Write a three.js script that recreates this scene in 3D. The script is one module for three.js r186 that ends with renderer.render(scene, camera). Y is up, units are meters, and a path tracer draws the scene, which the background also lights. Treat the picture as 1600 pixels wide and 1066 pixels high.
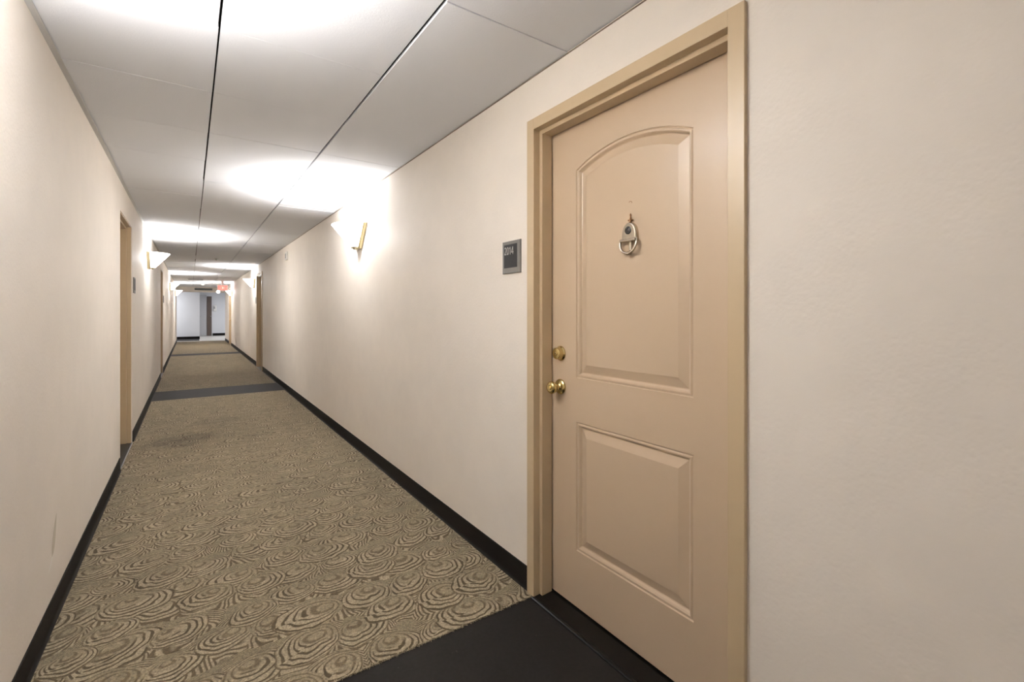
import * as THREE from 'three';
import { RoundedBoxGeometry } from 'three/addons/geometries/RoundedBoxGeometry.js';
import { mergeGeometries, toCreasedNormals } from 'three/addons/utils/BufferGeometryUtils.js';
import { RectAreaLightUniformsLib } from 'three/addons/lights/RectAreaLightUniformsLib.js';
import { TextGeometry } from 'three/addons/geometries/TextGeometry.js';
import { FontLoader } from 'three/addons/loaders/FontLoader.js';

// ------------------------------------------------------------------ camera, exposure
const scene = new THREE.Scene();
scene.background = new THREE.Color(0x000000);
const FOCAL = 727;                                   // pixels, in the 1600 x 1066 frame
const YAW = Math.atan(503 / FOCAL);                  // turned right of the corridor's axis
const camera = new THREE.PerspectiveCamera(2 * Math.atan(533 / FOCAL) * 180 / Math.PI, 1600 / 1066, 0.05, 100);
camera.position.set(0, 1.25, 0);
camera.rotation.y = -YAW;
camera.setViewOffset(1600, 1066, 0, 46, 1600, 1066);  // shifted lens: verticals stay upright
scene.add(camera);
const renderer = new THREE.WebGLRenderer({ antialias: true });
renderer.toneMapping = THREE.LinearToneMapping;
renderer.toneMappingExposure = 1.66;
renderer.shadowMap.enabled = true;
RectAreaLightUniformsLib.init();

// Sconce light: the bulb through the opal glass, and straight up through the open top
const BULB = 0.5, UPLIGHT = 9.0;
const LAMP_COLOR = new THREE.Color().setRGB(0.985, 0.985, 1.0);
const LOBBY_COLOR = new THREE.Color().setRGB(0.96, 0.97, 1.0);

// ------------------------------------------------------------------ dimensions (metres; x right, y up, corridor runs along -z)
const XR = 1.25, XL = -0.455, CEIL = 2.292;
const Z_BACK = -5.0, Z_END = 23.7;                    // distances ahead of the camera
const WALL_T = 0.2, FRAME_PROUD = 0.015;
const DOOR_H = 2.045;

// ------------------------------------------------------------------ helpers
let seed = 20140617;
function rnd() { seed = (seed + 0x6D2B79F5) | 0; let t = Math.imul(seed ^ (seed >>> 15), 1 | seed); t = (t + Math.imul(t ^ (t >>> 7), 61 | t)) ^ t; return ((t ^ (t >>> 14)) >>> 0) / 4294967296; }
const rr = (a, b) => a + (b - a) * rnd();
const names = new Map();
function numbered(n) { const k = names.get(n) || 0; names.set(n, k + 1); return k ? `${n}_${String(k).padStart(3, '0')}` : n; }
function shade(o) { o.traverse(c => { if (c.isMesh) { c.castShadow = true; c.receiveShadow = true; } }); return o; }
function part(name, geo, mat, parent) { const m = new THREE.Mesh(geo, mat); m.name = name; parent.add(m); return m; }
function tag(o, label, category, group, kind) { o.userData.label = label; o.userData.category = category; if (group) o.userData.group = group; if (kind) o.userData.kind = kind; return o; }
function group(name) { const g = new THREE.Group(); g.name = numbered(name); scene.add(g); return g; }
function struct(name, geo, mat, label, category) { const m = new THREE.Mesh(geo, mat); m.name = name; scene.add(m); return tag(m, label, category, null, 'structure'); }
function boxUV(g) {                                   // uv in metres, by the way each face points
  const p = g.attributes.position, n = g.attributes.normal, uv = g.attributes.uv;
  for (let i = 0; i < p.count; i++) {
    const ax = Math.abs(n.getX(i)), ay = Math.abs(n.getY(i)), az = Math.abs(n.getZ(i));
    if (ay >= ax && ay >= az) uv.setXY(i, p.getX(i), -p.getZ(i));
    else if (ax >= az) uv.setXY(i, p.getZ(i), p.getY(i));
    else uv.setXY(i, p.getX(i), p.getY(i));
  }
  return g;
}
// a box between x0..x1, y0..y1 and the distances d0..d1 ahead of the camera
function box(x0, x1, y0, y1, d0, d1, sx = 1, sy = 1, sz = 1) {
  const g = new THREE.BoxGeometry(x1 - x0, y1 - y0, d1 - d0, sx, sy, sz);
  g.translate((x0 + x1) / 2, (y0 + y1) / 2, -(d0 + d1) / 2);
  return boxUV(g);
}
function lbox(x0, x1, y0, y1, z0, z1, r = 0.0015) {   // a rounded box in local axes
  const g = new RoundedBoxGeometry(x1 - x0, y1 - y0, z1 - z0, 2, Math.min(r, (x1 - x0) / 2.1, (y1 - y0) / 2.1, (z1 - z0) / 2.1));
  g.translate((x0 + x1) / 2, (y0 + y1) / 2, (z0 + z1) / 2);
  return g;
}
function merge(list) { return mergeGeometries(list.map(g => { const n = g.index ? g.toNonIndexed() : g; for (const k of Object.keys(n.attributes)) if (!['position', 'normal', 'uv'].includes(k)) n.deleteAttribute(k); return n; })); }
function lathe(pts, seg = 32) { return new THREE.LatheGeometry(pts.map(([r, z]) => new THREE.Vector2(r, z)), seg).rotateX(Math.PI / 2); }  // axis along local z

// value noise, periodic
function makeNoise(period, s) {
  const t = new Float32Array(period * period); const keep = seed; seed = s; for (let i = 0; i < t.length; i++) t[i] = rnd(); seed = keep;
  return (x, y) => {
    const xi = Math.floor(x), yi = Math.floor(y); let fx = x - xi, fy = y - yi; fx = fx * fx * (3 - 2 * fx); fy = fy * fy * (3 - 2 * fy);
    const a = ((xi % period) + period) % period, b = (a + 1) % period, c = ((yi % period) + period) % period, d = (c + 1) % period;
    return (t[c * period + a] * (1 - fx) + t[c * period + b] * fx) * (1 - fy) + (t[d * period + a] * (1 - fx) + t[d * period + b] * fx) * fy;
  };
}
function dataTex(n, fill, srgb, tile) {
  const d = new Uint8Array(n * n * 4);
  for (let j = 0; j < n; j++) for (let i = 0; i < n; i++) { const c = fill(i, j); const o = (j * n + i) * 4; d[o] = c[0]; d[o + 1] = c[1]; d[o + 2] = c[2]; d[o + 3] = 255; }
  const t = new THREE.DataTexture(d, n, n, THREE.RGBAFormat); t.wrapS = t.wrapT = THREE.RepeatWrapping; t.magFilter = THREE.LinearFilter; t.minFilter = THREE.LinearMipmapLinearFilter; t.generateMipmaps = true;
  if (srgb) t.colorSpace = THREE.SRGBColorSpace; t.repeat.set(1 / tile, 1 / tile); t.needsUpdate = true; return t;
}
const clamp = (x, a = 0, b = 1) => Math.min(b, Math.max(a, x));
const sstep = (a, b, x) => { const t = clamp((x - a) / (b - a)); return t * t * (3 - 2 * t); };

// ------------------------------------------------------------------ textures
// rolled plaster paint: soft orange-peel relief
const nA = makeNoise(64, 11), nB = makeNoise(128, 12), nC = makeNoise(16, 13);
const wallBump = dataTex(512, (i, j) => { const u = i / 512, v = j / 512; const h = 0.55 * nA(u * 64, v * 64) + 0.3 * nB(u * 128, v * 128) + 0.15 * nC(u * 16, v * 16); const c = Math.round(255 * clamp(h)); return [c, c, c]; }, false, 0.6);
const nD = makeNoise(8, 21), nE = makeNoise(32, 22);
const wallMap = dataTex(256, (i, j) => { const u = i / 256, v = j / 256; const k = 1 + 0.022 * (nD(u * 8, v * 8) - 0.5) + 0.012 * (nE(u * 32, v * 32) - 0.5); return [233 * k, 224 * k, 213 * k].map(c => Math.round(clamp(c, 0, 255))); }, true, 2.3);
// ceiling board: nearly smooth, fine fissured grain
const tileBump = dataTex(256, (i, j) => { const u = i / 256, v = j / 256; const c = Math.round(255 * clamp(0.6 * nB(u * 128, v * 128) + 0.4 * nA(u * 64, v * 64))); return [c, c, c]; }, false, 0.3);
const paintBump = dataTex(256, (i, j) => { const u = i / 256, v = j / 256; const c = Math.round(255 * clamp(0.5 * nA(u * 64, v * 64) + 0.5 * nE(u * 32, v * 32))); return [c, c, c]; }, false, 0.25);
// vinyl strip: charcoal with faint specks
const vinylMap = dataTex(512, (i, j) => { const u = i / 512, v = j / 512; let k = 26 + 5 * nD(u * 8, v * 8) + 4 * nB(u * 128, v * 128); const s = nB(u * 128 + 40, v * 128 + 17) * nA(u * 64 + 9, v * 64 + 3); if (s > 0.86) k += 50 * (s - 0.86) / 0.1; return [k + 3, k, k - 3].map(c => Math.round(clamp(c, 0, 255))); }, true, 1.1);

// carpet: overlapping eccentric swirls in tan and olive brown, with rows of loops
const CT = 1.6, CN = 2048, CG = 9;
const swirls = [];
for (let b = 0; b < CG; b++) for (let a = 0; a < CG; a++) swirls.push({
  x: (a + 0.5 + (b % 2) * 0.5 + rr(-0.25, 0.25)) * CT / CG, y: (b + 0.5 + rr(-0.25, 0.25)) * CT / CG, r: rr(0.07, 0.102), k: rr(1.1, 1.5), c: 0, s: 0,
  t: rr(-0.2, 0.6), p: rnd(), e: rr(0.55, 0.8), f: rr(0.2, 2.0), n: rr(5.2, 6.8), o: rnd(), tw: rr(0.3, 1.0) });
for (const w of swirls) { w.c = Math.cos(w.t); w.s = Math.sin(w.t); }
const cells = Array.from({ length: CG * CG }, () => []);
swirls.forEach(w => { for (let dy = -1; dy <= 1; dy++) for (let dx = -1; dx <= 1; dx++) { const cx = ((Math.floor(w.x / CT * CG) + dx) % CG + CG) % CG, cy = ((Math.floor(w.y / CT * CG) + dy) % CG + CG) % CG; cells[cy * CG + cx].push(w); } });
const nF = makeNoise(32, 31), nG = makeNoise(256, 32), nH = makeNoise(512, 33);
const carpetH = new Uint8Array(CN * CN);
const LIGHT_YARN = [144, 131, 107], DARK_YARN = [66, 54, 32];
const carpetMap = dataTex(CN, (i, j) => {
  const u = i / CN, v = j / CN, x = u * CT, y = v * CT;
  const wx = x + 0.016 * (nF(u * 32, v * 32) - 0.5), wy = y + 0.016 * (nF(u * 32 + 11, v * 32 + 7) - 0.5);
  let best = null, bd = 9, bp = -1, bphi = 0, near = null, nd = 9, nphi = 0;
  for (const w of cells[Math.floor(v * CG) * CG + Math.floor(u * CG)]) {
    let dx = wx - w.x, dy = wy - w.y; dx -= CT * Math.round(dx / CT); dy -= CT * Math.round(dy / CT);
    const p = (dx * w.c + dy * w.s) / w.k, q = -dx * w.s + dy * w.c, d = Math.hypot(p, q) / w.r, phi = Math.atan2(q, p);
    if (d < 1 && w.p > bp) { bp = w.p; best = w; bd = d; bphi = phi; }
    if (d < nd) { nd = d; near = w; nphi = phi; }
  }
  let dark;
  if (best) {                                          // rings whose centres drift to one side: crescents on the other
    const w = best, px = bd * Math.cos(bphi), py = bd * Math.sin(bphi), cx = Math.cos(w.f), cy = Math.sin(w.f), e = w.e;
    const along = px * cx + py * cy, A = e * e - 1, B = 2 * along * e - 2 * e * e, C = px * px + py * py - 2 * along * e + e * e;
    const q = Math.max(0, B * B - 4 * A * C), r1 = (-B - Math.sqrt(q)) / (2 * A), rr2 = clamp(r1, 0, 1.2);
    const f = rr2 * w.n + w.tw * bphi / (2 * Math.PI) + w.o + 0.35 * (nF(u * 64, v * 64) - 0.5), fr = Math.abs(f - Math.floor(f) - 0.5) * 2;
    const side = 0.5 - 0.5 * Math.cos(bphi - w.f), wd = 0.24 + 0.2 * nF(u * 32 + 3, v * 32 + 9), thin = sstep(0.12, 0.4, side);
    const g = f * 0.5, gr = Math.abs(g - Math.floor(g) - 0.5) * 2;
    dark = (1 - thin) * (0.2 + 0.45 * sstep(0.45, 0.85, gr)) + thin * sstep(1 - wd - 0.13, 1 - wd + 0.13, fr);
    dark = Math.max(dark, 0.8 * sstep(0.92, 0.97, bd) * side);
  } else {                                             // thin lines that stream around the swirls
    const f = v * 64 + 4 * nC(u * 16, v * 16) + 7 * Math.min(nd, 2) + 1.0 * nF(u * 32, v * 32), fr = Math.abs(f - Math.floor(f) - 0.5) * 2;
    dark = 0.85 * sstep(0.35, 0.75, fr);
  }
  // loops in rows, about 3.5 mm by 5 mm
  const row = v * 400, loop = Math.sin((u * 320 + (Math.floor(row) % 2) * 0.5) * 2 * Math.PI), rowf = Math.sin(row * 2 * Math.PI);
  const yarn = 0.07 * loop + 0.08 * rowf + 0.3 * (nH(u * 512, v * 512) - 0.5) + 0.2 * (nG(u * 256, v * 256) - 0.5);
  const k = clamp(dark * 0.9 + 0.1 * (nG(u * 256 + 5, v * 256) - 0.5)), s = 1 + yarn;
  carpetH[j * CN + i] = Math.round(255 * clamp(0.75 - 0.55 * dark + 0.5 * yarn));
  return [0, 1, 2].map(c => Math.round(clamp((LIGHT_YARN[c] * (1 - k) + DARK_YARN[c] * k) * s, 0, 255)));
}, true, CT);
const carpetBump = dataTex(CN, (i, j) => { const c = carpetH[j * CN + i]; return [c, c, c]; }, false, CT);

// ------------------------------------------------------------------ materials
const std = o => new THREE.MeshStandardMaterial(o);
const phys = o => new THREE.MeshPhysicalMaterial(o);
const M = {
  wall: std({ map: wallMap, bumpMap: wallBump, bumpScale: 0.0006, roughness: 0.62 }),
  lobbyWall: std({ color: 0xdadbde, roughness: 0.7 }),
  tile: std({ color: 0xe1e2e5, bumpMap: tileBump, bumpScale: 0.0003, roughness: 0.95 }),
  plenum: std({ color: 0x4a4744, roughness: 1 }),
  angle: std({ color: 0xc4c2bf, roughness: 0.6 }),
  angleBrown: std({ color: 0x8d8071, roughness: 0.7 }),
  carpet: std({ map: carpetMap, bumpMap: carpetBump, bumpScale: 0.004, roughness: 1, vertexColors: true }),
  fibre: std({ color: 0xa39579, roughness: 1 }),
  vinyl: phys({ map: vinylMap, roughness: 0.65, specularIntensity: 0.18 }),
  slab: std({ color: 0x55504a, roughness: 1 }),
  base: phys({ color: 0x171412, roughness: 0.6, specularIntensity: 0.25 }),
  saddle: phys({ color: 0x0d0c0b, roughness: 0.3, specularIntensity: 0.5 }),
  door: phys({ color: 0xc2ab90, roughness: 0.38, bumpMap: paintBump, bumpScale: 0.00006, clearcoat: 0.5, clearcoatRoughness: 0.16 }),
  frame: phys({ color: 0xbea887, roughness: 0.38, clearcoat: 0.4, clearcoatRoughness: 0.2 }),
  brass: std({ color: 0xd2bd84, metalness: 1, roughness: 0.2 }),
  sconceBrass: std({ color: 0xd8cba4, metalness: 0.9, roughness: 0.35 }),
  nickel: std({ color: 0xc9bfb0, metalness: 1, roughness: 0.27 }),
  lens: phys({ color: 0x141210, roughness: 0.12, clearcoat: 1 }),
  bronze: std({ color: 0x8d6a4c, metalness: 0.8, roughness: 0.4 }),
  plateFrame: std({ color: 0x7d7a75, metalness: 0.3, roughness: 0.5 }),
  plateBlack: std({ color: 0x0e0d0e, roughness: 0.55 }),
  plateText: std({ color: 0xb9b7b3, roughness: 0.6 }),
  opal: phys({ color: 0xf7f5f0, emissive: new THREE.Color().setRGB(1, 0.97, 0.93), emissiveIntensity: 2.2, roughness: 0.4 }),
  white: std({ color: 0xe9e7e2, roughness: 0.5 }),
  grille: std({ color: 0x9a9a98, roughness: 0.6 }),
  dark: std({ color: 0x2a2725, roughness: 0.8 }),
  lobbyFloor: std({ color: 0xcfcac3, roughness: 0.35 }),
  darkDoor: std({ color: 0x5d4f47, roughness: 0.5 }),
  greyDoor: std({ color: 0xb9b8ba, roughness: 0.5 }),
  chrome: std({ color: 0xbababa, metalness: 1, roughness: 0.3 }),
  signFace: std({ color: 0xb87a70, emissive: new THREE.Color().setRGB(1, 0.5, 0.42), emissiveIntensity: 0.35, roughness: 0.5 }),
  signRed: std({ color: 0xd6443a, emissive: new THREE.Color().setRGB(1, 0.28, 0.22), emissiveIntensity: 0.4, roughness: 0.5 }),
  glow: std({ color: 0xffffff, emissive: new THREE.Color().setRGB(1, 0.98, 0.95), emissiveIntensity: 2.0 }),
  fillPanelGlow: std({ color: 0xffffff, emissive: LOBBY_COLOR.clone(), emissiveIntensity: 2.0 }),
  smudge: std({ color: 0xc9bfae, roughness: 0.9 }),
  scratch: std({ color: 0xf6f2ea, roughness: 0.6 }),
  mark: std({ color: 0x8b6a4c, roughness: 0.7 }),
};

// ------------------------------------------------------------------ shell: walls with door openings
const FR_W = 0.99, FR_H = 2.096;                      // outside of the steel frames
const doorsRight = [1.1735, 11.5, 20.5], doorsLeft = [5.245, 11.4];
function wallGeo(length0, length1, doors, inset) {           // extruded outline with the openings cut out; local x = distance ahead
  const s = new THREE.Shape();
  s.moveTo(length0, 0); const sorted = [...doors].sort((a, b) => a - b), h = FR_W / 2 - inset;
  for (const d of sorted) { s.lineTo(d - h, 0); s.lineTo(d - h, FR_H - inset); s.lineTo(d + h, FR_H - inset); s.lineTo(d + h, 0); }
  s.lineTo(length1, 0); s.lineTo(length1, CEIL + 0.1); s.lineTo(length0, CEIL + 0.1); s.closePath();
  return new THREE.ExtrudeGeometry(s, { depth: WALL_T, bevelEnabled: false });
}
{
  const g = wallGeo(Z_BACK, Z_END, doorsRight, 0.012); g.rotateY(Math.PI / 2); g.translate(XR, 0, 0);       // local x -> -z, depth -> +x
  struct('wall_right', g, M.wall, 'cream textured corridor wall pierced by the tan panelled door', 'wall');
  const l = wallGeo(Z_BACK, Z_END, doorsLeft, 0.042); l.rotateY(Math.PI / 2); l.translate(XL - WALL_T, 0, 0);
  const wl = struct('wall_left', l, M.wall, 'cream textured corridor wall with a scuff above its black baseboard', 'wall');
  // scuff and scratch low on the wall
  const sm = new THREE.Shape(); sm.moveTo(0, 0); sm.bezierCurveTo(0.05, 0.01, 0.06, 0.06, 0.075, 0.15); sm.bezierCurveTo(0.04, 0.12, -0.01, 0.06, 0, 0);
  const at = (geo, y, d) => geo.rotateY(Math.PI / 2).translate(XL + 0.0004, y, -d);
  part('scuff', at(new THREE.ExtrudeGeometry(sm, { depth: 0.0004, bevelEnabled: false }), 0.265, 2.58), M.smudge, wl);
  const sc = new THREE.Shape(); sc.moveTo(0, 0); sc.quadraticCurveTo(0.05, 0.008, 0.075, 0.05); sc.quadraticCurveTo(0.035, 0.02, 0, 0);
  part('scratch', at(new THREE.ExtrudeGeometry(sc, { depth: 0.0006, bevelEnabled: false }), 0.228, 2.52), M.scratch, wl);
}
struct('wall_back', box(XL - WALL_T, XR + WALL_T, 0, CEIL + 0.1, Z_BACK - 0.15, Z_BACK), M.wall, 'cream wall closing the corridor behind the camera', 'wall');
// slab under everything and deck over everything
const floorSlab = struct('floor', box(-2.6, 3.2, -0.16, -0.008, Z_BACK - 0.15, 30.2), M.slab, 'concrete floor slab under carpet and strips', 'floor');

// ------------------------------------------------------------------ ceiling of lay-in boards
{
  const ceiling = struct('ceiling', box(XL - WALL_T, XR + WALL_T, CEIL + 0.05, CEIL + 0.15, Z_BACK - 0.15, Z_END), M.plenum, 'low ceiling of smooth pale grey boards with dark joints', 'ceiling');
  const rows = [[XL + 0.004, 0.09], [0.09, 0.704], [0.704, XR - 0.003]];
  const z0 = 1.411;
  const protos = new Map();
  const boardGeo = (w, l) => { const k = w.toFixed(3) + l.toFixed(3); if (!protos.has(k)) protos.set(k, boxUV(new RoundedBoxGeometry(w, 0.016, l, 1, 0.0012))); return protos.get(k); };
  rows.forEach(([a, b], r) => {
    for (let k = Math.ceil((Z_BACK - z0) / 0.61) - 1; ; k++) {
      let d0 = z0 + k * 0.61, d1 = d0 + 0.61;
      if (d0 > Z_END - 0.05) break;
      d0 = Math.max(d0, Z_BACK); d1 = Math.min(d1, Z_END); if (d1 - d0 < 0.05) continue;
      const gl = r === 0 ? 0 : (r === 2 ? 0.005 : 0.003), gr = r === 2 ? 0 : 0.004;
      const x0 = a + gl, x1 = b - gr;
      const m = part('ceiling_board', boardGeo(x1 - x0, d1 - d0 - 0.0016), M.tile, ceiling);
      m.position.set((x0 + x1) / 2 + (r === 1 ? 0 : (r ? rr(0, 0.0025) : rr(-0.004, 0.004))), CEIL + 0.008 + (r === 1 ? rr(0.001, 0.003) : rr(-0.0015, 0.003)), -(d0 + d1) / 2);
      m.rotation.z = rr(-1, 1) * 0.003; m.rotation.x = rr(-1, 1) * 0.0016;
    }
  });
  struct('trim_1', box(XL, XL + 0.021, CEIL - 0.0045, CEIL - 0.003, Z_BACK, Z_END), M.angle, 'grey metal ceiling angle along the corridor wall with the scuff', 'trim');
  struct('trim_2', merge([box(XR - 0.006, XR, CEIL - 0.0055, CEIL - 0.004, Z_BACK, Z_END)]), M.angleBrown, 'thin brown ceiling angle above the tan panelled door', 'trim');
}

// ------------------------------------------------------------------ floor coverings
const stripSpots = [[0.69, 1.632], [8.16, 9.08], [16.05, 16.75]];
function stain(x, d) {                                 // soiled patches with ragged edges
  const n = nF(x * 9 + 3, d * 6) * 0.6 + nA(x * 23, d * 17) * 0.4;
  let k = 1 - 0.10 * sstep(0.52, 0.66, n);
  for (const [cx, cd, rx, rd, a] of [[-0.05, 5.55, 0.34, 0.32, 0.3], [0.25, 6.3, 0.3, 0.2, 0.16], [-0.2, 2.72, 0.13, 0.1, 0.14], [0.62, 3.6, 0.25, 0.3, 0.1]]) {
    const q = Math.hypot((x - cx) / rx, (d - cd) / rd) + 0.7 * (n - 0.5) + 0.5 * (nE(x * 14, d * 14) - 0.5);
    k *= 1 - a * (1 - sstep(0.55, 1.0, q));
  }
  return [k, k * 0.995, k * (0.94 + 0.06 * k)];
}
function carpetPiece(d0, d1, label) {
  const g = box(XL, XR, -0.008, 0.001, d0, d1, 48, 1, Math.max(2, Math.round((d1 - d0) / 0.05)));
  const p = g.attributes.position, c = new Float32Array(p.count * 3);
  for (let i = 0; i < p.count; i++) { const s = stain(p.getX(i), -p.getZ(i)); c.set(s, i * 3); }
  g.setAttribute('color', new THREE.BufferAttribute(c, 3));
  const m = new THREE.Mesh(g, M.carpet); m.name = numbered('carpet'); scene.add(m);
  tag(m, label, 'carpet', null, 'structure');
  return m;
}
carpetPiece(Z_BACK, 0.69, 'tan swirl carpet behind the dark strip at the tan panelled door');
const nearCarpet = carpetPiece(1.632, 8.16, 'tan carpet with brown swirls between the first two dark strips');
carpetPiece(9.08, 16.05, 'tan swirl carpet between the second and third dark strips');
carpetPiece(16.75, Z_END, 'tan swirl carpet running up to the pale lobby floor');
{ // frayed cut edge of the near carpet
  const list = [];
  for (let i = 0; i < 620; i++) {
    const g = new THREE.ConeGeometry(rr(0.0012, 0.0024), rr(0.006, 0.016), 4, 1);
    g.rotateX(Math.PI / 2 + rr(-0.3, 0.4)); g.rotateY(rr(-0.9, 0.9)); g.translate(rr(XL + 0.01, XR - 0.012), rr(-0.003, 0.001), -(1.632 - rr(-0.002, 0.004)));
    list.push(g);
  }
  const f = part('carpet_fray', merge(list), M.fibre, nearCarpet); f.userData.kind = 'stuff';
}
stripSpots.forEach(([a, b], i) => {
  const m = struct(numbered('floor_strip'), box(XL, XR, -0.008, -0.0035 + (i ? 0.004 : 0), a, b), M.vinyl, ['dark charcoal floor strip in front of the tan panelled door', 'dark charcoal floor strip crossing the carpet before the second pair of doors', 'dark charcoal floor strip crossing the carpet nearest the pale lobby'][i], 'floor strip');
});

// ------------------------------------------------------------------ black cove baseboards
function baseGeo(side, spans) {
  const list = [];
  for (const [a, b] of spans) {
    const s = new THREE.Shape(); s.moveTo(0, 0); s.lineTo(0.013, 0); s.quadraticCurveTo(0.0045, 0.006, 0.0042, 0.02); s.lineTo(0.0038, 0.1); s.lineTo(0.0015, 0.102); s.lineTo(0, 0.102); s.closePath();
    const g = new THREE.ExtrudeGeometry(s, { depth: b - a, bevelEnabled: false });       // local z = along, x = out from the wall
    if (side < 0) g.translate(XL, 0.001, -b); else { g.rotateY(Math.PI); g.translate(XR, 0.001, -a); }
    list.push(g);
  }
  return merge(list);
}
const gaps = (doors) => { const out = []; let a = Z_BACK; for (const d of [...doors].sort((p, q) => p - q)) { out.push([a, d - FR_W / 2]); a = d + FR_W / 2; } out.push([a, Z_END]); return out; };
struct('baseboard_right', baseGeo(1, gaps(doorsRight)), M.base, 'black rubber baseboard below the numbered wall plate', 'baseboard');
struct('baseboard_left', baseGeo(-1, gaps(doorsLeft)), M.base, 'black rubber baseboard below the scuffed cream wall', 'baseboard');

// ------------------------------------------------------------------ doors, frames, saddles (local: x along the wall, y up, z out into the corridor; origin on the frame's face)
const DOOR_Z = -0.095, DOOR_W = 0.9, FACE = 0.049, STOP = 0.018;
function panelLoop(o, a, y0, y1, rise, z) {
  const pts = [], x = a - o;
  pts.push([-x, y0 + o, z], [x, y0 + o, z]);
  if (rise > 0) {
    const R = (a * a + rise * rise) / (2 * rise), cy = y1 + rise - R, ro = R - o, N = 28;
    const top = Math.asin(Math.min(1, x / ro));
    for (let i = 0; i <= N; i++) { const t = top - 2 * top * i / N; pts.push([ro * Math.sin(t), cy + ro * Math.cos(t), z]); }
  } else pts.push([x, y1 - o, z], [-x, y1 - o, z]);
  return pts;
}
const PROFILE = [[0, 0], [0.0025, -0.0042], [0.005, -0.0048], [0.009, -0.0022], [0.013, -0.0022], [0.0175, -0.006], [0.0215, -0.0125], [0.0245, -0.0138], [0.027, -0.0132], [0.0585, -0.0022], [0.061, -0.002]];
function panelGeo(a, y0, y1, rise) {
  const loops = PROFILE.map(([o, z]) => panelLoop(o, a, y0, y1, rise, z)), pos = [];
  for (let k = 0; k + 1 < loops.length; k++) { const A = loops[k], B = loops[k + 1], n = A.length; for (let i = 0; i < n; i++) { const j = (i + 1) % n; pos.push(...A[i], ...A[j], ...B[j], ...A[i], ...B[j], ...B[i]); } }
  const last = loops[loops.length - 1], sh = new THREE.ShapeGeometry(new THREE.Shape(last.map(p => new THREE.Vector2(p[0], p[1])))), sp = sh.attributes.position;
  for (let i = 0; i < sh.index.count; i++) { const v = sh.index.getX(i); pos.push(sp.getX(v), sp.getY(v), last[0][2]); }
  const g = new THREE.BufferGeometry(); g.setAttribute('position', new THREE.Float32BufferAttribute(pos, 3));
  const uv = new Float32Array(pos.length / 3 * 2); for (let i = 0; i < uv.length / 2; i++) { uv[2 * i] = pos[3 * i]; uv[2 * i + 1] = pos[3 * i + 1]; }
  g.setAttribute('uv', new THREE.BufferAttribute(uv, 2)); g.computeVertexNormals();
  return toCreasedNormals(g, 0.2);
}
const UP_PANEL = [0.276, 0.972, 1.842, 0.062], LOW_PANEL = [0.276, 0.25, 0.788, 0];
const panelUpper = panelGeo(...UP_PANEL), panelLower = panelGeo(...LOW_PANEL);
const slabGeo = (() => {
  const s = new THREE.Shape(); const y0 = 0.014, y1 = DOOR_H; s.moveTo(-DOOR_W / 2, y0); s.lineTo(DOOR_W / 2, y0); s.lineTo(DOOR_W / 2, y1); s.lineTo(-DOOR_W / 2, y1); s.closePath();
  for (const p of [UP_PANEL, LOW_PANEL]) s.holes.push(new THREE.Path(panelLoop(0, ...p, 0).map(q => new THREE.Vector2(q[0], q[1])).reverse()));
  const g = new THREE.ExtrudeGeometry(s, { depth: 0.03, bevelEnabled: false }); g.translate(0, 0, -0.03);
  const back = new THREE.BoxGeometry(DOOR_W, y1 - y0, 0.014).translate(0, (y0 + y1) / 2, -0.037);
  return merge([g, back]);
})();
const knobRose = lathe([[0.0001, 0], [0.033, 0], [0.0335, 0.003], [0.031, 0.008], [0.022, 0.012], [0.014, 0.014], [0.0115, 0.02], [0.0115, 0.03], [0.013, 0.034]]);
const knobBall = lathe([[0.0115, 0.03], [0.018, 0.034], [0.0245, 0.041], [0.027, 0.049], [0.0265, 0.056], [0.022, 0.062], [0.013, 0.0635], [0.012, 0.0615], [0.0001, 0.061]]);
const knobCyl = lathe([[0.0001, 0.0665], [0.0085, 0.0665], [0.009, 0.0655], [0.009, 0.06]].reverse(), 20);
const boltRose = lathe([[0.0001, 0], [0.0325, 0], [0.0325, 0.003], [0.029, 0.007], [0.0265, 0.01], [0.0245, 0.026], [0.0225, 0.0285], [0.0001, 0.0285]]);
const boltCyl = lathe([[0.009, 0.027], [0.009, 0.0305], [0.0082, 0.0312], [0.0001, 0.0312]], 20);
const slotGeo = new THREE.BoxGeometry(0.0018, 0.008, 0.001);
function frameParts() {                                // left jamb, right jamb and head, each with its double rabbet
  const w = FR_W / 2, T = 0.165, jamb = s => merge([
    lbox(Math.min(s * w, s * (w - FACE)), Math.max(s * w, s * (w - FACE)), 0.0, FR_H, -0.036, 0, 0.002),
    lbox(Math.min(s * w, s * (w - FACE - STOP)), Math.max(s * w, s * (w - FACE - STOP)), 0.0, FR_H - FACE + 0.004, -0.0895, -0.034, 0.0015),
    lbox(Math.min(s * w, s * (w - FACE + 0.003)), Math.max(s * w, s * (w - FACE + 0.003)), 0.0, FR_H - 0.002, -T, -0.09, 0.001)]);
  const q = w - FACE;
  const head = merge([lbox(-q - 0.001, q + 0.001, FR_H - FACE, FR_H, -0.036, 0, 0.002), lbox(-q - 0.001, q + 0.001, FR_H - FACE - STOP, FR_H - 0.001, -0.0895, -0.034, 0.0015), lbox(-q - 0.001, q + 0.001, FR_H - FACE + 0.003, FR_H - 0.002, -T, -0.09, 0.001)]);
  return [jamb(-1), jamb(1), head];
}
const frameGeos = frameParts();
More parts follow.
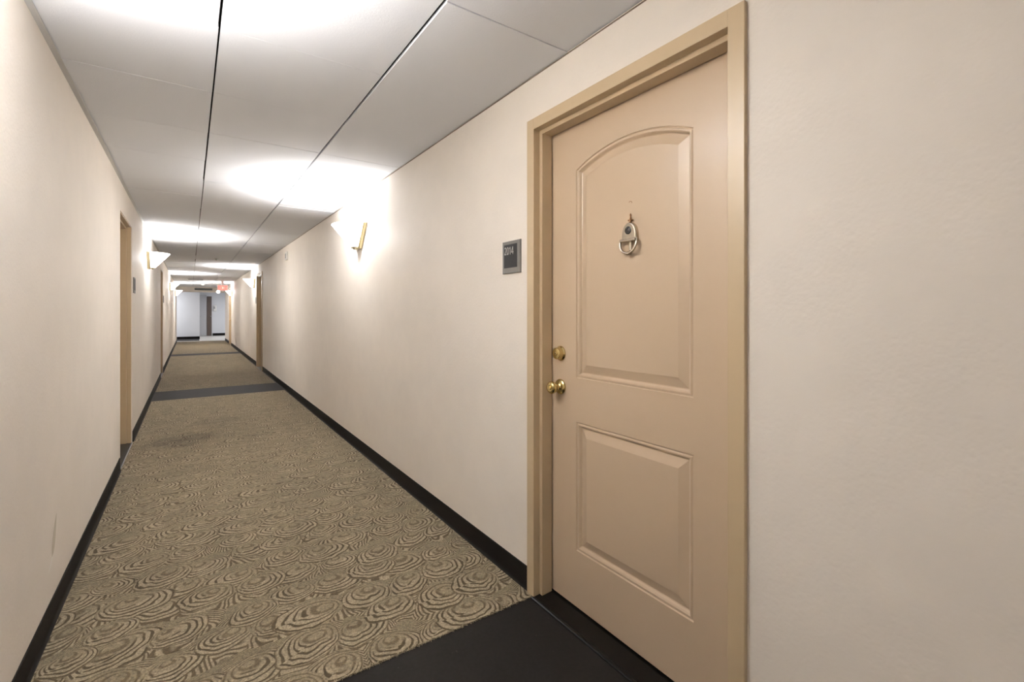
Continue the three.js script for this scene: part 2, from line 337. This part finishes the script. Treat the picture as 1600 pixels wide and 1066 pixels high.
const saddleGeo = (() => {
  const s = new THREE.Shape(); s.moveTo(0.012, -0.0035); s.lineTo(0.012, 0.001); s.quadraticCurveTo(0.006, 0.0055, 0.0, 0.0035); s.lineTo(-0.004, 0.0015); s.lineTo(-0.012, 0.0025); s.lineTo(-0.085, 0.007); s.lineTo(-0.15, 0.008); s.lineTo(-0.15, -0.0035); s.closePath();
  const L = FR_W - 2 * FACE + 0.002; const g = new THREE.ExtrudeGeometry(s, { depth: L, bevelEnabled: false }); g.rotateY(-Math.PI / 2); g.translate(L / 2, 0, 0); return g;
})();
const place = (o, side, d, y = 0, off = 0) => { o.position.set(side > 0 ? XR - off : XL + off, y, -d); o.rotation.y = side > 0 ? -Math.PI / 2 : Math.PI / 2; return o; };

let doorNo = 0, trimNo = 2;
function makeDoor(side, d, handed, words) {
  doorNo++; const proud = side > 0 ? FRAME_PROUD : -0.006, paint = M.door;
  const door = new THREE.Group(); door.name = `door_${doorNo}`; scene.add(door); place(door, side, d, 0, proud);
  tag(door, words.door, 'door', null, 'structure');
  const leaf = part('door_leaf', slabGeo, paint, door); leaf.position.z = DOOR_Z;
  part('panel', panelUpper, paint, leaf); part('panel', panelLower, paint, leaf);
  const bolt = part('deadbolt', boltRose, M.brass, door); bolt.position.set(handed * 0.375, 1.068, DOOR_Z); bolt.userData.label = 'brass deadbolt cylinder';
  part('keyway', boltCyl, M.brass, bolt);
  const knob = part('doorknob', merge([knobRose, knobBall]), M.brass, door); knob.position.set(handed * 0.375, 0.923, DOOR_Z); knob.userData.label = 'round brass doorknob';
  part('lock_cylinder', knobCyl, M.brass, knob);
  const ks = part('key_slot', slotGeo, M.dark, bolt); ks.position.z = 0.0315;
  const frame = new THREE.Group(); frame.name = `trim_${++trimNo}`; scene.add(frame); place(frame, side, d, 0, proud);
  tag(frame, words.frame, 'door frame', null, 'structure');
  for (const [n, i] of [['jamb', 0], ['jamb', 1], ['head', 2]]) part(n, frameGeos[i], M.frame, frame);
  const sad = new THREE.Mesh(saddleGeo, M.saddle); sad.name = `trim_${++trimNo}`; scene.add(sad); place(sad, side, d, 0, proud);
  tag(sad, words.saddle, 'threshold', null, 'structure');
  return door;
}
const door1 = makeDoor(1, doorsRight[0], -1, { door: 'tan two panel door with arched top panel, knocker and brass locks', frame: 'tan steel door frame beside the numbered wall plate', saddle: 'glossy black threshold under the tan door with the knocker' });
makeDoor(1, doorsRight[1], 1, { door: 'tan recessed door past the small white wall box', frame: 'tan steel door frame past the small white wall box', saddle: 'black threshold of the tan door past the white wall box' });
makeDoor(1, doorsRight[2], -1, { door: 'tan recessed door beside the red exit sign', frame: 'tan steel door frame beside the red exit sign', saddle: 'black threshold of the tan door beside the exit sign' });
makeDoor(-1, doorsLeft[0], -1, { door: 'tan recessed door in the wall with the scuff mark', frame: 'tan steel frame of the recessed door in the scuffed wall', saddle: 'black threshold of the recessed door in the scuffed wall' });
makeDoor(-1, doorsLeft[1], -1, { door: 'tan recessed door opposite the one past the white wall box', frame: 'tan steel door frame opposite the one past the white wall box', saddle: 'black threshold of the door opposite the one past the wall box' });

// ------------------------------------------------------------------ knocker with viewer on the first door
{
  const b = new THREE.Shape(); b.moveTo(-0.029, -0.03); b.lineTo(0.029, -0.03); b.lineTo(0.028, -0.014); b.bezierCurveTo(0.027, 0.014, 0.014, 0.025, 0, 0.026); b.bezierCurveTo(-0.014, 0.025, -0.027, 0.014, -0.028, -0.014); b.closePath();
  const body = new THREE.ExtrudeGeometry(b, { depth: 0.009, bevelEnabled: true, bevelThickness: 0.008, bevelSize: 0.006, bevelSegments: 5, curveSegments: 20 });
  const k = part('door_knocker', body, M.nickel, door1); k.position.set(0.018, 1.545, DOOR_Z - 0.0035); k.userData.label = 'brushed nickel door knocker with black viewer';
  part('ledge', lbox(-0.036, 0.036, -0.04, -0.029, 0.002, 0.027, 0.003), M.nickel, k);
  const v = part('viewer', lathe([[0.0145, 0.014], [0.0145, 0.0185], [0.0125, 0.0205], [0.011, 0.0185], [0.0001, 0.0215]], 28), M.lens, k); v.position.set(-0.002, 0.002, 0);
  const pts = [[-0.036, -0.03, 0.014], [-0.0385, -0.043, 0.018], [-0.035, -0.06, 0.021], [-0.023, -0.075, 0.022], [0, -0.082, 0.022], [0.023, -0.075, 0.022], [0.035, -0.06, 0.021], [0.0385, -0.043, 0.018], [0.036, -0.03, 0.014]].map(p => new THREE.Vector3(...p));
  const tube = new THREE.TubeGeometry(new THREE.CatmullRomCurve3(pts), 48, 0.0048, 10);
  const boss = new THREE.SphereGeometry(0.009, 18, 12).scale(1.3, 0.8, 0.8).translate(0, -0.083, 0.02);
  part('ring', merge([tube, boss]), M.nickel, k);
  part('strike_bar', merge([lbox(-0.006, 0.006, -0.08, -0.036, 0.003, 0.009, 0.003), new THREE.SphereGeometry(0.0085, 16, 10).scale(1, 1, 0.7).translate(0, -0.079, 0.008)]), M.nickel, k);
  const fin = merge([new THREE.LatheGeometry([[0.0001, 0], [0.0045, 0.001], [0.003, 0.006], [0.0062, 0.012], [0.003, 0.017], [0.002, 0.024], [0.0034, 0.031], [0.0001, 0.037]].map(p => new THREE.Vector2(...p)), 14), new THREE.SphereGeometry(0.0035, 10, 8).translate(-0.0085, 0.011, 0), new THREE.SphereGeometry(0.0035, 10, 8).translate(0.0085, 0.011, 0), new THREE.CylinderGeometry(0.0018, 0.0018, 0.016, 8).rotateZ(Math.PI / 2).translate(0, 0.011, 0)]);
  fin.translate(0, 0.029, 0.0065); part('finial', fin, M.bronze, k);
  const mk = new THREE.TubeGeometry(new THREE.CatmullRomCurve3([[-0.009, 0, 0], [-0.003, 0.003, 0], [0.004, 0, 0], [0.005, -0.005, 0]].map(p => new THREE.Vector3(...p))), 12, 0.0011, 6);
  const m = part('scratch_mark', mk, M.mark, door1); m.position.set(0.016, 1.653, DOOR_Z - 0.002);
}

// ------------------------------------------------------------------ number plates
const font = await new FontLoader().loadAsync('fonts/droid/droid_sans_regular.typeface.json');
const PW = 0.145, PH = 0.153;
const plateRim = (() => {
  const s = new THREE.Shape(); const a = PW / 2 - 0.003, b = PH / 2 - 0.003; s.moveTo(-a, -b); s.lineTo(a, -b); s.lineTo(a, b); s.lineTo(-a, b); s.closePath();
  return new THREE.ExtrudeGeometry(s, { depth: 0.006, bevelEnabled: true, bevelThickness: 0.003, bevelSize: 0.003, bevelSegments: 2 });
})();
const plateInsert = lbox(-0.057, 0.05, -0.05, 0.06, 0.008, 0.0102, 0.0005);
function plate(side, d, label, text) {
  const g = group('room_plate'); place(g, side, d, 1.507); tag(g, label, 'sign', 'room plates beside the doors');
  part('frame', plateRim, M.plateFrame, g); part('insert', plateInsert, M.plateBlack, g);
  if (text) {
    const t = new TextGeometry(text, { font, size: 0.036, depth: 0.0012, curveSegments: 4, bevelEnabled: false }); t.computeBoundingBox();
    const w = t.boundingBox.max.x - t.boundingBox.min.x; t.scale(0.074 / w, 1, 1); t.translate(-0.052, 0.012, 0.0103);
    part('number', t, M.plateText, g);
  }
}
plate(1, 1.803, 'black room plate reading 2014 in a grey frame', '2014');
plate(1, 12.12, 'grey framed room plate beside the door past the white wall box');
plate(1, 21.1, 'grey framed room plate beside the door near the exit sign');
plate(-1, 5.87, 'grey framed room plate beside the recessed door in the scuffed wall');
plate(-1, 12.02, 'grey framed room plate opposite the door past the white wall box');

// ------------------------------------------------------------------ sconces: opal half cones on brass back plates
const SR = 0.212, SB = 0.055, SH = 0.19;
const shadeGeo = (() => {                              // half frustum, open at the top, 4 mm thick, closed at the bottom
  const prof = [[0.001, 0.002], [SB - 0.004, 0.0], [SB, 0.003], [SR, SH], [SR - 0.002, SH + 0.003], [SR - 0.006, SH], [SB - 0.004, 0.007], [0.001, 0.006]];
  return new THREE.LatheGeometry(prof.map(p => new THREE.Vector2(...p)), 40, -Math.PI / 2, Math.PI).translate(0, 0, 0.026);
})();
const backGeo = (() => { const s = new THREE.Shape(); s.moveTo(-SB - 0.012, -0.012); s.lineTo(SB + 0.012, -0.012); s.lineTo(SR + 0.008, SH + 0.002); s.lineTo(-SR - 0.008, SH + 0.002); s.closePath(); return new THREE.ExtrudeGeometry(s, { depth: 0.02, bevelEnabled: true, bevelSize: 0.002, bevelThickness: 0.003, bevelSegments: 2 }).translate(0, 0, 0.001); })();
const edgeGeo = (s) => { const c = new THREE.LineCurve3(new THREE.Vector3(s * (SB + 0.006), -0.004, 0.026), new THREE.Vector3(s * (SR + 0.004), SH + 0.002, 0.026)); return new THREE.TubeGeometry(c, 1, 0.006, 8); };
const capGeo = merge([new THREE.CylinderGeometry(SB - 0.002, SB - 0.012, 0.008, 32, 1, false, -Math.PI / 2, Math.PI).translate(0, -0.004, 0.026), new THREE.SphereGeometry(0.009, 14, 10).translate(0, -0.012, 0.05)]);
const edgeL = edgeGeo(-1), edgeR = edgeGeo(1);
function sconce(side, d, label) {
  const g = group('wall_sconce'); place(g, side, d, 1.822); tag(g, label, 'lamp', 'opal wall sconces along the corridor');
  part('back_plate', backGeo, M.sconceBrass, g); part('lamp_shade', shadeGeo, M.opal, g);
  part('edge_strip', edgeL, M.sconceBrass, g); part('edge_strip', edgeR, M.sconceBrass, g); part('bottom_cap', capGeo, M.sconceBrass, g);
  const p = new THREE.PointLight(LAMP_COLOR, BULB, 0, 2); p.position.set(0, 0.13, 0.14); p.castShadow = true; p.shadow.radius = 2; g.add(p);
  const s = new THREE.SpotLight(LAMP_COLOR, UPLIGHT, 0, 1.32, 0.45, 2); s.position.set(0, 0.1, 0.125); s.castShadow = true; s.shadow.radius = 2.5; g.add(s);
  s.target.position.set(0, 1.0, 0.2); g.add(s.target);
}
sconce(1, 4.21, 'glowing opal half-cone wall sconce between the plate and the white wall box');
sconce(1, 12.5, 'glowing opal half-cone wall sconce just past the second door of the numbered side');
sconce(1, 19.5, 'glowing opal half-cone wall sconce beside the red exit sign');
sconce(-1, 1.3, 'opal half-cone wall sconce facing the tan door with the knocker');
sconce(-1, 7.7, 'glowing opal half-cone wall sconce between the two recessed doors of the scuffed wall');
sconce(-1, 15.4, 'glowing opal half-cone sconce past the second recessed door of the scuffed wall');
sconce(-1, 20.6, 'glowing opal half-cone sconce last on the scuffed wall before the lobby');
sconce(1, -3.6, 'unseen opal half-cone wall sconce added to light the corridor behind the camera');  // unseen, added so this stretch of corridor is lit

// ------------------------------------------------------------------ small fittings
{
  const w = group('wall_box'); place(w, 1, 7.95, 2.05); tag(w, 'small white box high on the wall under the ceiling', 'wall box');
  part('housing', lbox(-0.045, 0.045, 0, 0.13, 0, 0.03, 0.006), M.white, w); part('vent_face', lbox(-0.034, 0.034, 0.025, 0.1, 0.029, 0.032, 0.001), M.grille, w);
  const s = group('sprinkler'); s.position.set(0.42, CEIL + 0.003, -10.8); tag(s, 'small sprinkler head with round plate in the ceiling', 'sprinkler');
  part('escutcheon', new THREE.LatheGeometry([[0.0001, -0.006], [0.02, -0.006], [0.042, -0.001], [0.042, 0.0]].map(p => new THREE.Vector2(...p)), 28), M.chrome, s);
  part('deflector', merge([new THREE.CylinderGeometry(0.009, 0.012, 0.035, 14).translate(0, -0.022, 0), new THREE.CylinderGeometry(0.02, 0.02, 0.003, 18).translate(0, -0.041, 0)]), M.chrome, s);
  const a = group('smoke_detector'); a.position.set(0.42, CEIL + 0.003, -21.4); tag(a, 'round white smoke detector on the ceiling near the exit sign', 'smoke detector');
  part('mounting_ring', new THREE.CylinderGeometry(0.07, 0.07, 0.012, 32).translate(0, -0.006, 0), M.white, a);
  part('dome', new THREE.LatheGeometry([[0.0001, -0.05], [0.03, -0.05], [0.052, -0.04], [0.06, -0.012], [0.06, -0.01]].map(p => new THREE.Vector2(...p)), 32), M.white, a);
  const v = group('ceiling_vent'); v.position.set(0.15, CEIL - 0.004, -18.2); tag(v, 'slim grey ceiling vent near the exit sign', 'vent');
  part('frame', merge([lbox(-0.2, 0.2, -0.01, 0.004, -0.1, -0.08), lbox(-0.2, 0.2, -0.01, 0.004, 0.08, 0.1), lbox(-0.2, -0.18, -0.01, 0.004, -0.1, 0.1), lbox(0.18, 0.2, -0.01, 0.004, -0.1, 0.1)]), M.grille, v);
  for (let i = 0; i < 5; i++) { const sl = part('slat', new THREE.BoxGeometry(0.36, 0.002, 0.026), M.grille, v); sl.position.set(0, -0.004, -0.06 + i * 0.03); sl.rotation.x = 0.5; }
  // exit sign hung from the ceiling
  const e = group('exit_sign'); e.position.set(0.92, CEIL, -18.8); tag(e, 'lit red exit sign hanging from the ceiling with a small lamp', 'sign');
  part('bracket', lbox(-0.04, 0.04, -0.13, 0.006, -0.012, 0.012, 0.003), M.white, e);
  part('housing', lbox(-0.16, 0.16, -0.33, -0.13, -0.025, 0.025, 0.006), M.white, e);
  part('sign_face', lbox(-0.15, 0.15, -0.32, -0.14, 0.0245, 0.027, 0.001), M.signFace, e);
  const t = new TextGeometry('EXIT', { font, size: 0.13, depth: 0.002, curveSegments: 3, bevelEnabled: false }); t.computeBoundingBox(); const bb = t.boundingBox; t.translate(-(bb.max.x + bb.min.x) / 2, 0, 0); t.scale(0.25 / (bb.max.x - bb.min.x), 1, 1); t.translate(0, -0.295, 0.0272);
  part('lettering', t, M.signRed, e);
  part('emergency_lamp', lathe([[0.0001, 0.05], [0.05, 0.045], [0.055, 0.03], [0.04, 0], [0.0001, 0]], 24).translate(-0.13, -0.365, 0), M.glow, e);
  const pl = new THREE.PointLight(0xff9a90, 0.03); pl.position.set(0, -0.23, 0.06); pl.castShadow = true; e.add(pl);
}

// ------------------------------------------------------------------ lobby at the far end
{
  const C = CEIL;
  struct('wall_header', box(XL - 0.1, XR + 0.1, 2.07, C + 0.1, Z_END, Z_END + 0.14), M.wall, 'cream header across the corridor end with a slim grille', 'wall');
  const v = group('air_grille'); v.position.set(0.47, 2.2, -Z_END); tag(v, 'slim grey air grille in the header over the corridor end', 'vent');
  part('frame', merge([lbox(-0.32, 0.32, 0.032, 0.045, 0, 0.01), lbox(-0.32, 0.32, -0.045, -0.032, 0, 0.01), lbox(-0.32, -0.305, -0.045, 0.045, 0, 0.01), lbox(0.305, 0.32, -0.045, 0.045, 0, 0.01)]), M.grille, v);
  part('backing', lbox(-0.31, 0.31, -0.036, 0.036, 0, 0.002), M.dark, v);
  for (let i = 0; i < 5; i++) { const sl = part('slat', new THREE.BoxGeometry(0.61, 0.002, 0.014), M.grille, v); sl.position.set(0, -0.026 + i * 0.013, 0.006); sl.rotation.x = 0.7; }
  struct('floor_lobby', box(-2.3, 2.9, -0.008, 0.001, Z_END, 30.0), M.lobbyFloor, 'pale tiled lobby floor beyond the carpet', 'floor');
  struct('ceiling_lobby', box(-2.5, 3.1, C, C + 0.1, Z_END + 0.14, 30.15), M.tile, 'pale lobby ceiling behind the header', 'ceiling');
  struct('wall_lobby_near', merge([box(-2.5, XL - WALL_T, 0, C + 0.1, Z_END - 0.12, Z_END + 0.02), box(XR + WALL_T, 3.1, 0, C + 0.1, Z_END - 0.12, Z_END + 0.02)]), M.lobbyWall, 'pale lobby wall flanking the corridor mouth', 'wall');
  struct('wall_lobby_left', box(-2.5, -2.3, 0, C + 0.1, Z_END, 30.15), M.lobbyWall, 'pale side wall of the lobby by the dark mat', 'wall');
  struct('wall_lobby_right', box(2.9, 3.1, 0, C + 0.1, Z_END, 30.15), M.lobbyWall, 'pale side wall of the lobby near the exit sign', 'wall');
  struct('wall_end', box(-2.3, 0.36, 0, C, 25.4, 28.6), M.lobbyWall, 'pale grey wall block ahead at the corridor end', 'wall');
  struct('wall_lobby_far', box(-2.3, 2.9, 0, C, 28.6, 28.8), M.lobbyWall, 'pale grey far lobby wall with the small white fixture', 'wall');
  struct('baseboard_end', merge([box(-2.3, 0.36, 0, 0.13, 25.39, 25.4), box(0.96, 2.9, 0, 0.13, 28.59, 28.6)]), M.base, 'black baseboard along the far lobby walls', 'baseboard');
  const dd = new THREE.Group(); dd.name = 'door_6'; scene.add(dd); dd.position.set(0.81, 0, -28.59); tag(dd, 'dark brown narrow door in the far lobby wall', 'door', null, 'structure');
  part('door_leaf', lbox(-0.105, 0.105, 0.01, 2.03, 0, 0.03, 0.002), M.darkDoor, dd); part('door_handle', lathe([[0.0001, 0], [0.022, 0], [0.022, 0.006], [0.01, 0.01], [0.01, 0.03], [0.022, 0.04], [0.0001, 0.055]], 18).translate(0.07, 1.0, 0.03), M.chrome, dd);
  const gd = new THREE.Group(); gd.name = 'door_7'; scene.add(gd); gd.position.set(0.53, 0, -28.59); tag(gd, 'light grey door leaf beside the dark brown lobby door', 'door', null, 'structure');
  part('door_leaf', lbox(-0.165, 0.165, 0.01, 2.1, 0, 0.06, 0.002), M.greyDoor, gd); part('door_handle', lathe([[0.0001, 0], [0.022, 0], [0.022, 0.006], [0.01, 0.01], [0.01, 0.03], [0.022, 0.04], [0.0001, 0.055]], 18).translate(-0.11, 1.0, 0.06), M.chrome, gd);
  const fx = group('wall_fixture'); fx.position.set(1.06, 1.42, -28.6); tag(fx, 'small white fixture on the far lobby wall', 'wall fixture');
  part('housing', lbox(-0.07, 0.07, -0.15, 0.15, 0, 0.07, 0.02), M.white, fx); part('window_panel', lbox(-0.06, 0.01, -0.03, 0.09, 0.069, 0.073, 0.002), M.grille, fx);
  const mat = group('door_mat'); mat.position.set(-0.2, 0.001, -24.7); tag(mat, 'black mat on the pale lobby floor', 'mat');
  part('pad', lbox(-0.5, 0.5, 0, 0.012, -0.65, 0.65, 0.005), M.dark, mat); part('border', merge([lbox(-0.53, 0.53, 0, 0.009, 0.64, 0.68), lbox(-0.53, 0.53, 0, 0.009, -0.68, -0.64), lbox(-0.53, -0.495, 0, 0.009, -0.66, 0.66), lbox(0.495, 0.53, 0, 0.009, -0.66, 0.66)]), M.base, mat);
  for (const [i, x, d] of [[0, -1.4, 24.6], [1, 1.9, 26.4]]) {  // added light panels, hidden behind the header, to brighten the lobby
    const l = group('lobby_fill_light'); l.position.set(x, C, -d); tag(l, i ? 'added unseen light panel brightening the far lobby floor' : 'added unseen light panel brightening the side of the lobby', 'added light');
    part('frame', merge([lbox(-0.31, 0.31, -0.02, 0, -0.31, -0.29), lbox(-0.31, 0.31, -0.02, 0, 0.29, 0.31), lbox(-0.31, -0.29, -0.02, 0, -0.31, 0.31), lbox(0.29, 0.31, -0.02, 0, -0.31, 0.31)]), M.white, l);
    part('fill_panel', lbox(-0.295, 0.295, -0.012, -0.002, -0.295, 0.295, 0.001), M.fillPanelGlow, l);
    const r = new THREE.RectAreaLight(LOBBY_COLOR, 22, 0.58, 0.58); r.position.set(0, -0.022, 0); r.rotation.x = -Math.PI / 2; l.add(r);
  }
}
shade(scene);
renderer.render(scene, camera);
